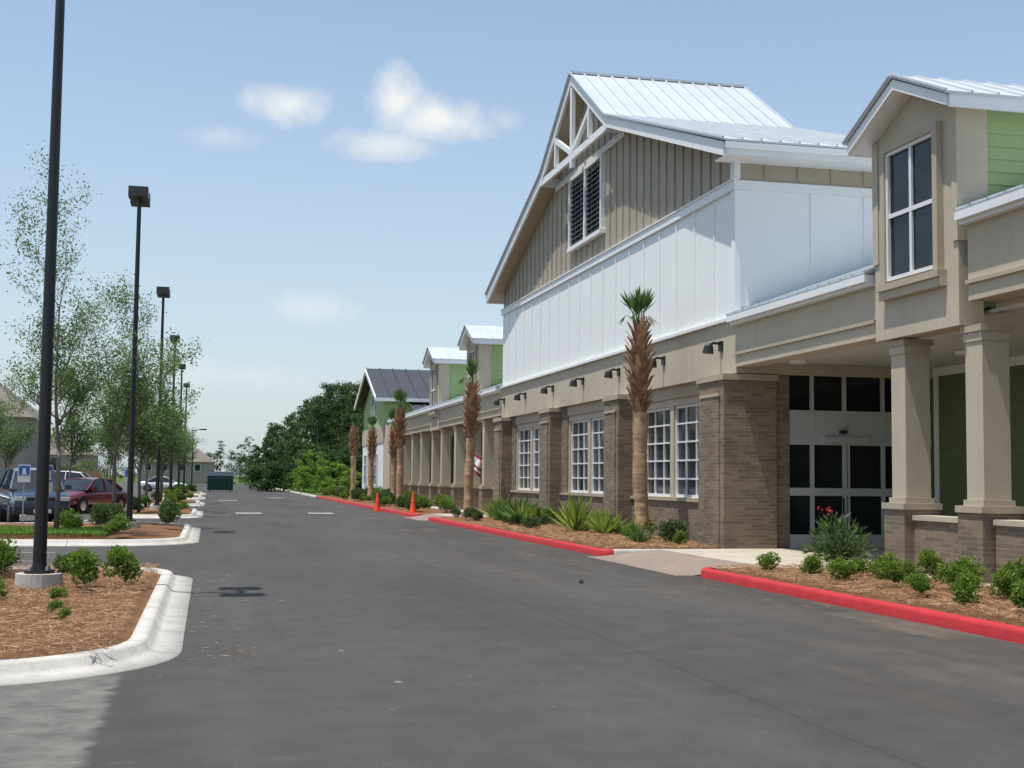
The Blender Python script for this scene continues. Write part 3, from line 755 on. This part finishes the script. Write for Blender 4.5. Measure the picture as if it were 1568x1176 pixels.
def young_tree(x,y,H,Rr,seed,nl,ls,mk='leaf_oak2',base=1.5,name='oak_tree',cl=.12):
    g=random.Random(seed); e=empty(name,(x,y,.1)); b=B(); T=[]
    def br(p,d,L,r,depth):
        pts=[p]; rd=[r]; n=5; cur=p.copy(); dd=d.copy()
        for i in range(n):
            dd=(dd+Vector((g.uniform(-.16,.16),g.uniform(-.16,.16),g.uniform(-.03,.12)))).normalized(); cur=cur+dd*(L/n); pts.append(cur.copy()); rd.append(r*(1-.78*(i+1)/n))
        b.tube(pts,rd,'bark',5 if depth else 8,cap=False)
        if depth>=1: 
            for i in range(1,6): T.append(pts[i])
        if depth<3:
            for i in range(2,6):
                for _ in range(2 if depth else 1):
                    a=g.uniform(0,6.28); out=Vector((math.cos(a),math.sin(a),g.uniform(.0,.8))).normalized()
                    br(pts[i],(dd*.5+out*.85).normalized(),L*g.uniform(.36,.56),rd[i]*.6,depth+1)
    top=Vector((0,0,base)); b.tube([(0,0,0),(.02,0,base*.5),(0,0,base)],[.065,.055,.048],'bark',8)
    br(top,Vector((0,0,1)),H-base-.3,.045,0)
    for i in range(9):
        a=i*.9+g.uniform(-.3,.3); el=g.uniform(.6,1.2)
        z0=base+(H-base)*g.uniform(-.05,.4)
        br(Vector((0,0,z0)),Vector((math.cos(a)*math.cos(el)*1.0,math.sin(a)*math.cos(el),math.sin(el))).normalized(),Rr*g.uniform(1.0,1.6),.028,1)
    b.obj('trunk_and_limbs',e,smooth=True)
    gg=np.random.default_rng(seed); P=np.array([tuple(t) for t in T]); wt=gg.random(len(P))**2; k=gg.choice(len(P),nl,p=wt/wt.sum())
    C=P[k]+gg.normal(0,cl,(nl,3))
    w=gg.random(len(P)); V=np.clip(.25+.5*w[k]+gg.normal(0,.15,nl),0,1)
    addmesh('leaves',leafmesh('leaves',C,gg.uniform(.6,1.3,nl)*ls,mk,gg,.45,V),e)
young_tree(-4.75,19.8,6.3,1.45,101,15000,.065,'leaf_oak',1.9)
young_tree(-3.55,33.2,6.7,1.05,102,13000,.075,'leaf_oak2',2.1)
young_tree(-2.75,40.6,6.0,1.1,103,14000,.08,'leaf_oak2',1.9)
for i,(x,y,h) in enumerate(((-2.6,52,5.0),(-2.7,60,4.8),(-2.5,72,5.0),(-2.7,80,4.6),(-2.6,92,4.8),(-2.5,112,4.8),(-7,71,5.5),(-10.5,64,5),(-12,84,5.5),(-6.5,92,5.5),(-16,74,6),(-13.5,57,5.5))):
    young_tree(x,y,h,1.2,110+i,6500,.13,'leaf_oak2',1.6,cl=.15)
def treemass(name,spec,seed,matk,nc=26,nl=90):
    g=np.random.default_rng(seed); C=[];S=[];V=[]; b=B()
    for (x,y,h,r,kind) in spec:
        z0=h*(.10 if kind=='bush' else .38 if kind=='pine' else .15); tone=g.uniform(-.15,.2)
        for j in range(nc):
            t=g.random(); zz=z0+(h*.94-z0)*t; w=r*(1-.7*t**2 if kind!='pine' else (.5+.45*math.sin(math.pi*min(1,t*1.05))))
            a=g.uniform(0,6.28); q=g.uniform(.2,1)*w; c=np.array([x+q*math.cos(a),y+q*math.sin(a),zz])
            cr=g.uniform(.20,.42)*r; n=nl
            d=g.normal(size=(n,3)); d/=np.linalg.norm(d,axis=1,keepdims=True)
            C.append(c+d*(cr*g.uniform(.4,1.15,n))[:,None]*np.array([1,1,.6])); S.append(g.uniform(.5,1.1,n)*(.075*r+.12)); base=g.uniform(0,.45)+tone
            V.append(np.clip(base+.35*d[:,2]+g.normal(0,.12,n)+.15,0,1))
        b.tube([(x,y,0),(x,y,h*.9)],[.014*h,.004*h],'bark',5,cap=False)
    e=empty(name,(0,0,0)); b.obj('trunks',e)
    addmesh('foliage',leafmesh('foliage',np.concatenate(C),np.concatenate(S),matk,g,.6,np.concatenate(V)),e)
g=random.Random(3); spec=[]
def sil(px):
    a=math.radians(12.98)+math.atan((px-784)/2000); return math.tan(a)
prof=[(600,588),(575,590),(560,585),(550,590),(540,594),(530,587),(518,584),(508,592),(498,590),(488,600),(478,610),(468,615),(458,632),(447,643),(437,641),(427,646),(416,658),(408,674),(398,686)]
for d0 in (150,178,205):
    for px,py in prof:
        if d0<160 and px<470: continue
        px2=px+g.uniform(-4,4); Y=d0+g.uniform(-8,8); k=1.0 if d0>200 else g.uniform(.72,1.0)
        h=1.6+(729-py)/2000*Y*1.0*k
        spec.append((sil(px2)*Y,Y,h*1.07,h*g.uniform(.16,.22),'pine' if g.random()<.45 and d0>160 else 'oak'))
for px in range(405,600,9):
    Y=140+g.uniform(-5,8); spec.append((sil(px)*Y,Y,g.uniform(3.5,6.5) if px>440 else 3,2.4,'oak'))
for i in range(14): spec.append((g.uniform(22,60),g.uniform(135,190),g.uniform(11,14),2.6,'oak'))
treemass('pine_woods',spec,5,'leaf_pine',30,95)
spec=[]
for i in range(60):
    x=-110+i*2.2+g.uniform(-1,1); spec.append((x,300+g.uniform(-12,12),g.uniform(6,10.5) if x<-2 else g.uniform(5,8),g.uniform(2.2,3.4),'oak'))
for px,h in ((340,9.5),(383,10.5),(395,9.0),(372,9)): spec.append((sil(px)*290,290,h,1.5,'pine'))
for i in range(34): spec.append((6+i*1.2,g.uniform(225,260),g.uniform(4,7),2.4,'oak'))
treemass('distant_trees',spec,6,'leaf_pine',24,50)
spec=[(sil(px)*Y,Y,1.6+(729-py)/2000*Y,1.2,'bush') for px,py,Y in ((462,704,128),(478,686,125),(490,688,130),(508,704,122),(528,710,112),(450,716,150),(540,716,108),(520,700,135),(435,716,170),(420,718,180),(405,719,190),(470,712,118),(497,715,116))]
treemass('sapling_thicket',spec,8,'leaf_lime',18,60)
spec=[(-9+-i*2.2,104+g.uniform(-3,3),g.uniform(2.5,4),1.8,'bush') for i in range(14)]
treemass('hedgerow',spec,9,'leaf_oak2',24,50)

# ------------------------------------------------------------------ houses, fence
def house(name,x0,x1,y0,y1,ze,zr):
    e=empty(name,(0,0,0)); b=B(); b.box(x0,x1,y0,y1,0,ze,'housew')
    for wx in np.arange(x0+1.5,x1-1.5,3.2): b.box(wx,wx+1.1,y0-.05,y0,ze-1.9,ze-.6,'glass'); b.box(wx-.1,wx+1.2,y0-.03,y0-.001,ze-2.0,ze-.5,'trim')
    b.obj('walls',e); b=B(); ym=(y0+y1)/2; q=(y1-y0)/2; o=.5
    A=[(x0-o,y0-o,ze-.1),(x1+o,y0-o,ze-.1),(x1+o,y1+o,ze-.1),(x0-o,y1+o,ze-.1)]; r0=(x0+q*.7,ym,zr); r1=(x1-q*.7,ym,zr)
    b.face([A[0],A[1],r1,r0],'houser'); b.face([A[1],A[2],r1],'houser'); b.face([A[2],A[3],r0,r1],'houser'); b.face([A[3],A[0],r0],'houser'); b.face(A,'trim')
    b.obj('roof',e)
house('house',-30,-12.5,96,108,5.6,9.4); house('house',-14,1.0,272,284,4.4,7.6); house('house',-38,-20,240,252,5,8.5); house('house',-60,-42,150,162,5.5,9)
b=B()
for i in range(46): b.box(-15+i*.16,-15+i*.16+.145,100,100.03,0,1.85+.02*(i%2),'fence')
b.box(-15,-7.6,100.031,100.08,.4,.5,'fence'); b.box(-15,-7.6,100.031,100.08,1.4,1.5,'fence'); b.obj('wooden_fence')
b=B(); b.tube([(-6.9,98,0),(-6.9,98,1.0),(-6.9,98,1.1)],[.3,.36,.37],'bluet',16); b.obj('blue_barrel')

# ------------------------------------------------------------------ cars
def carpaint(n,c):
    m,nt,b=newmat(n); b.inputs['Base Color'].default_value=(*c,1); b.inputs['Roughness'].default_value=.25; b.inputs['Coat Weight'].default_value=.8; b.inputs['Coat Roughness'].default_value=.05; M[n]=m
carpaint('blue_paint',(.02,.045,.09)); carpaint('maroon_paint',(.14,.012,.025)); carpaint('white_paint',(.7,.7,.7)); carpaint('silver_paint',(.35,.36,.37))
M['lens']=mat('lamp_lens',(.55,.55,.52),.2,.05,3); M['tail']=mat('tail_lamp',(.35,.01,.01),.2,.05,3); M['chrome']=mat('chrome',(.6,.6,.6),.15,.02,3,metal=1)
def loft(b,secs,k,cap=True):
    n=len(secs[0]); i0=len(b.v); m=b.mi(k)
    for s in secs: b.v+=s
    for j in range(len(secs)-1):
        for i in range(n-1): b.f.append((i0+j*n+i,i0+j*n+i+1,i0+(j+1)*n+i+1,i0+(j+1)*n+i)); b.m.append(m)
        b.f.append((i0+j*n+n-1,i0+j*n,i0+(j+1)*n,i0+(j+1)*n+n-1)); b.m.append(m)
    if cap: b.f.append(tuple(i0+i for i in range(n))); b.m.append(m); e=i0+(len(secs)-1)*n; b.f.append(tuple(e+i for i in range(n))); b.m.append(m)
def car(name,x,y,rot,paint,kind='sedan'):
    e=empty(name,(x,y,0),rot); W=.88
    if kind=='sedan':
        st=[(-2.25,.45,.62,.86),(-2.15,.28,.72,.96),(-1.6,.22,.86,1.0),(-.8,.2,.93,1.0),(0,.2,.95,1.0),(.9,.2,.97,1.0),(1.6,.22,.98,.99),(2.15,.28,.95,.93),(2.28,.42,.85,.86)]
        cab=[(-1.05,.94),(-.35,1.36),(.2,1.43),(.75,1.40),(1.55,.97)]
    else:
        st=[(-2.3,.5,.78,.88),(-2.2,.35,.95,.96),(-1.6,.28,1.05,1.0),(-.8,.27,1.10,1.0),(0,.27,1.12,1.0),(1.2,.27,1.13,1.0),(2.1,.30,1.13,.98),(2.25,.42,1.10,.95)]
        cab=[(-1.15,1.10),(-.5,1.66),(.3,1.74),(1.8,1.72),(2.18,1.13)]
    b=B(); secs=[]
    for sx,z0,z1,w in st:
        ww=W*w; h=z1-z0
        secs.append([(-ww*.9,sx,z0),(-ww,sx,z0+h*.3),(-ww,sx,z0+h*.7),(-ww*.93,sx,z1-.02),(-ww*.6,sx,z1+.02),(0,sx,z1+.035),(ww*.6,sx,z1+.02),(ww*.93,sx,z1-.02),(ww,sx,z0+h*.7),(ww,sx,z0+h*.3),(ww*.9,sx,z0)])
    loft(b,secs,paint); o=b.obj('body',e,smooth=True); md=o.modifiers.new('s','SUBSURF'); md.levels=1; md.render_levels=2
    b=B(); secs=[]
    def cabsec(sx,z,ins=.0,base=.9):
        t=(z-base)/.5; wt=W*(.93-.17*t)-ins
        return [(-W*.93,sx,base-.02),(-wt,sx,z),(0,sx,z+.02*t),(wt,sx,z),(W*.93,sx,base-.02)]
    bz=cab[0][1]
    for sx,z in cab: secs.append(cabsec(sx,z,.0,bz-.02))
    loft(b,secs,'glass'); b.obj('glasshouse',e)
    b=B(); mid=cab[1:-1]
    rs=[]
    for sx,z in mid:
        t=(z-bz+.02)/.5; wt=W*(.93-.17*t)+.012
        rs.append([(-wt,sx,z-.05),(-wt+.05,sx,z+.02),(0,sx,z+.05),(wt-.05,sx,z+.02),(wt,sx,z-.05)])
    loft(b,rs,paint)
    for s in (-1,1):
        def side(sx,z,bb=bz-.02):
            t=(z-bb)/.5; return Vector((s*(W*(.93-.17*t)+.006),sx,z))
        a0=Vector((s*W*.93,cab[0][0],cab[0][1])); a1=side(*cab[1]); b.beam(a0,a1,.06,.06,paint)
        c0=Vector((s*W*.93,cab[-1][0],cab[-1][1])); c1=side(*cab[-2]); b.beam(c0,c1,.09,.09,paint)
        mx=.35; zt=1.38 if kind=='sedan' else 1.70; b.beam(Vector((s*W*.94,mx,bz)),side(mx,zt),.05,.09,paint)
        b.box(s*W*.95,s*(W+.17),cab[0][0]+.25,cab[0][0]+.38,bz-.0,bz+.14,paint)
    b.obj('roof_and_pillars',e)
    b=B(); wr=.33 if kind=='sedan' else .38
    for sy in (-1.38,1.40):
        for s in (-1,1):
            b.tube([(s*.70,sy,wr),(s*.895,sy,wr)],[wr,wr],'blackr',22); b.tube([(s*.80,sy,wr),(s*.905,sy,wr)],[wr*.62,wr*.60],'chrome',14)
            b.tube([(s*.6,sy,wr),(s*.885,sy,wr)],[wr*1.17,wr*1.17],'black',22)
    b.obj('wheels',e)
    b=B(); yf,yr=st[0][0],st[-1][0]; zf=st[1][2]-.12; zr_=st[-1][2]-.16
    for s in (-1,1):
        b.box(s*.50,s*.80,yf-.015,yf+.2,zf-.07,zf+.05,'lens'); b.box(s*.58,s*.84,yr-.15,yr+.015,zr_-.06,zr_+.1,'tail')
    b.box(-.45,.45,yf-.02,yf+.1,zf-.08,zf+.03,'black'); b.box(-.85,.85,yf-.05,yf+.2,.36,.50,'black' if kind!='sedan' else paint); b.box(-.26,.26,yf-.06,yf,.38,.49,'lens')
    b.box(-.84,.84,yr-.2,yr+.05,.36,.52,'black'); b.box(-.18,.18,yr,yr+.06,.6,.72,'lens')
    b.obj('lamps_and_bumpers',e,bevel=.01)
car('suv',-5.55,45.0,math.radians(14),'blue_paint','suv')
car('sedan',-5.05,57.0,math.radians(-28),'maroon_paint')
car('sedan',-4.3,131,math.radians(88),'white_paint'); car('sedan',-8.6,66,math.radians(5),'silver_paint'); car('suv',-8.0,84,math.radians(80),'white_paint','suv'); car('suv',-8.5,52,math.radians(5),'silver_paint','suv')

# ------------------------------------------------------------------ street furniture
def signpost(x,y,h,w,hh,rot,faces=True):
    e=empty('parking_sign',(x,y,.0),rot); b=B(); b.beam((0,0,0),(0,0,h),.05,.04,'alu'); b.obj('post',e)
    b=B(); b.box(-w/2,w/2,-.035,-.028,h-hh,h,'white'); b.box(-w/2+.02,w/2-.02,-.038,-.0352,h-hh*.62,h-.03,'blue'); b.box(-w*.12,w*.12,-.041,-.0385,h-hh*.5,h-hh*.2,'white'); b.box(-w*.18,w*.2,-.0405,-.0386,h-hh*.55,h-hh*.48,'white'); b.obj('plate',e)
signpost(-5.15,39.6,1.85,.34,.50,.1); signpost(-2.62,23.0,1.75,.30,.46,1.35); signpost(-2.9,50.4,1.8,.3,.45,.1)
def cone(x,y,z):
    e=empty('traffic_cone',(x,y,z)); b=B(); b.box(-.2,.2,-.2,.2,0,.03,'cone'); b.tube([(0,0,.03),(0,0,.9)],[.15,.03],'cone',18); b.obj('body',e); b=B(); b.tube([(0,0,.45),(0,0,.58)],[.105,.083],'cone',18,cap=False); b.obj('band',e)
cone(8.35,54.4,.14); cone(7.75,61.5,0.0)
e=empty('dumpster',(1.1,134,0)); b=B()
b.prismX([(-.9,.15),(.9,.15),(1.0,1.35),(.9,1.9),(-.9,1.5),(-1.0,1.35)],-1.25,1.25,'dump')
for x in np.arange(-1.2,1.3,.4): b.box(x-.04,x+.04,-1.06,-.9,.2,1.4,'dump')
b.box(-1.35,1.35,-1.08,-.95,1.3,1.42,'dump'); b.box(-1.45,-1.25,-.5,.5,.8,.95,'dump'); b.box(1.25,1.45,-.5,.5,.8,.95,'dump'); b.obj('bin',e)
b=B(); b.prismX([(-1.0,1.50),(1.0,1.93),(1.0,2.0),(-1.0,1.57)],-1.27,-.02,'black'); b.prismX([(-1.0,1.50),(1.0,1.93),(1.0,2.0),(-1.0,1.57)],.02,1.27,'black')
for x in (-1.0,1.0):
    for yq in (-.7,.7): b.tube([(x-.05,yq,.08),(x+.05,yq,.08)],[.08,.08],'blackr',10)
b.obj('lids',e)
e=empty('flag',(10.95,52.6,0)); b=B(); b.tube([(.2,0,2.3),(-.75,0,2.95)],[.015,.015],'alu',6); b.obj('staff',e)
b=B(); nn=8
for i in range(nn):
    for j in range(7):
        g_=lambda u,w:(-.70+.62*u,-.10*math.sin(u*8+w*3),2.88-.42*u-.80*w+.05*math.sin(u*6))
        b.face([g_(i/nn,j/7),g_((i+1)/nn,j/7),g_((i+1)/nn,(j+1)/7),g_(i/nn,(j+1)/7)],'flagr' if j in (0,4,6) or (i<2 and j<4) else 'white')
b.obj('cloth',e)
b=B(); b.tube([(5.65,19.6,.0),(5.66,19.62,.035),(5.67,19.63,.05)],[.035,.03,.015],'black',7); b.obj('stone')

# ------------------------------------------------------------------ light & world
sund=Vector((2.15,.6,-7.8)).normalized()
sl=bpy.data.lights.new('sun','SUN'); sl.energy=4.9; sl.angle=math.radians(.5); sl.color=(1,.95,.86)
so=bpy.data.objects.new('sun',sl); COL.objects.link(so); so.rotation_euler=sund.to_track_quat('-Z','Y').to_euler(); so.location=(-20,-10,60)
w=bpy.data.worlds.new('World'); sc.world=w; w.use_nodes=True; nt=w.node_tree
bg=nt.nodes['Background']; out=nt.nodes['World Output']
sky=N(nt,'ShaderNodeTexSky',sky_type='NISHITA'); sky.sun_disc=False
sky.sun_elevation=math.asin(-sund.z); sky.sun_rotation=math.atan2(-sund.x,-sund.y); sky.air_density=1.0; sky.dust_density=.8; sky.ozone_density=1.2
bg.inputs[1].default_value=.15
tc=N(nt,'ShaderNodeTexCoord').outputs['Generated']
s=N(nt,'ShaderNodeSeparateXYZ'); nt.links.new(tc,s.inputs[0])
az=math_(nt,'ARCTAN2',s.outputs[0],s.outputs[1])
hor=math_(nt,'SQRT',math_(nt,'ADD',math_(nt,'MULTIPLY',s.outputs[0],s.outputs[0]),math_(nt,'MULTIPLY',s.outputs[1],s.outputs[1])))
el=math_(nt,'DIVIDE',s.outputs[2],math_(nt,'MAXIMUM',hor,.01))
skc=mixc(nt,1.0,sky.outputs[0],(1.30,1.25,1.16),'MULTIPLY')
hz=math_(nt,'MULTIPLY',math_(nt,'POWER',ramp(nt,el,-.02,.50,1,0),1.4),.80)
skc=mixc(nt,hz,skc,(3.35,4.00,4.70))
nt.links.new(skc,bg.inputs[0])
n1=noise_(nt,tc,20,8,.6); n2=noise_(nt,tc,60,6,.65)
nz=math_(nt,'SUBTRACT',math_(nt,'ADD',math_(nt,'MULTIPLY',n1,2.6),math_(nt,'MULTIPLY',n2,.9)),1.72)
tot=None
for a0,e0,ww,hh,amp in ((.056,.285,.031,.013,.85),(.168,.279,.044,.017,1.0),(.133,.292,.020,.019,.95),(.125,.256,.036,.012,.65),(.001,.256,.022,.008,.28),(.07,.128,.035,.010,.38),(.2175,.279,.012,.009,.4),(.02,.075,.06,.010,.25),(.12,.07,.05,.008,.2)):
    da=math_(nt,'DIVIDE',math_(nt,'SUBTRACT',az,a0),ww); de=math_(nt,'DIVIDE',math_(nt,'SUBTRACT',el,e0),hh)
    r=math_(nt,'SQRT',math_(nt,'ADD',math_(nt,'MULTIPLY',da,da),math_(nt,'MULTIPLY',de,de)))
    f=math_(nt,'ADD',math_(nt,'SUBTRACT',1.3,r),nz)
    f=math_(nt,'MULTIPLY',ramp(nt,f,0,1.35,0,1),amp)
    tot=f if tot is None else math_(nt,'MAXIMUM',tot,f)
bg2=N(nt,'ShaderNodeBackground'); bg2.inputs[0].default_value=(.93,.93,.92,1); bg2.inputs[1].default_value=1.0
ms=N(nt,'ShaderNodeMixShader'); nt.links.new(tot,ms.inputs[0]); nt.links.new(bg.outputs[0],ms.inputs[1]); nt.links.new(bg2.outputs[0],ms.inputs[2]); nt.links.new(ms.outputs[0],out.inputs[0])
try:
    w.cycles.sampling_method='MANUAL'; w.cycles.sample_map_resolution=256
except Exception: pass
sc.view_settings.view_transform='Standard'; sc.view_settings.look='None'; sc.view_settings.exposure=0
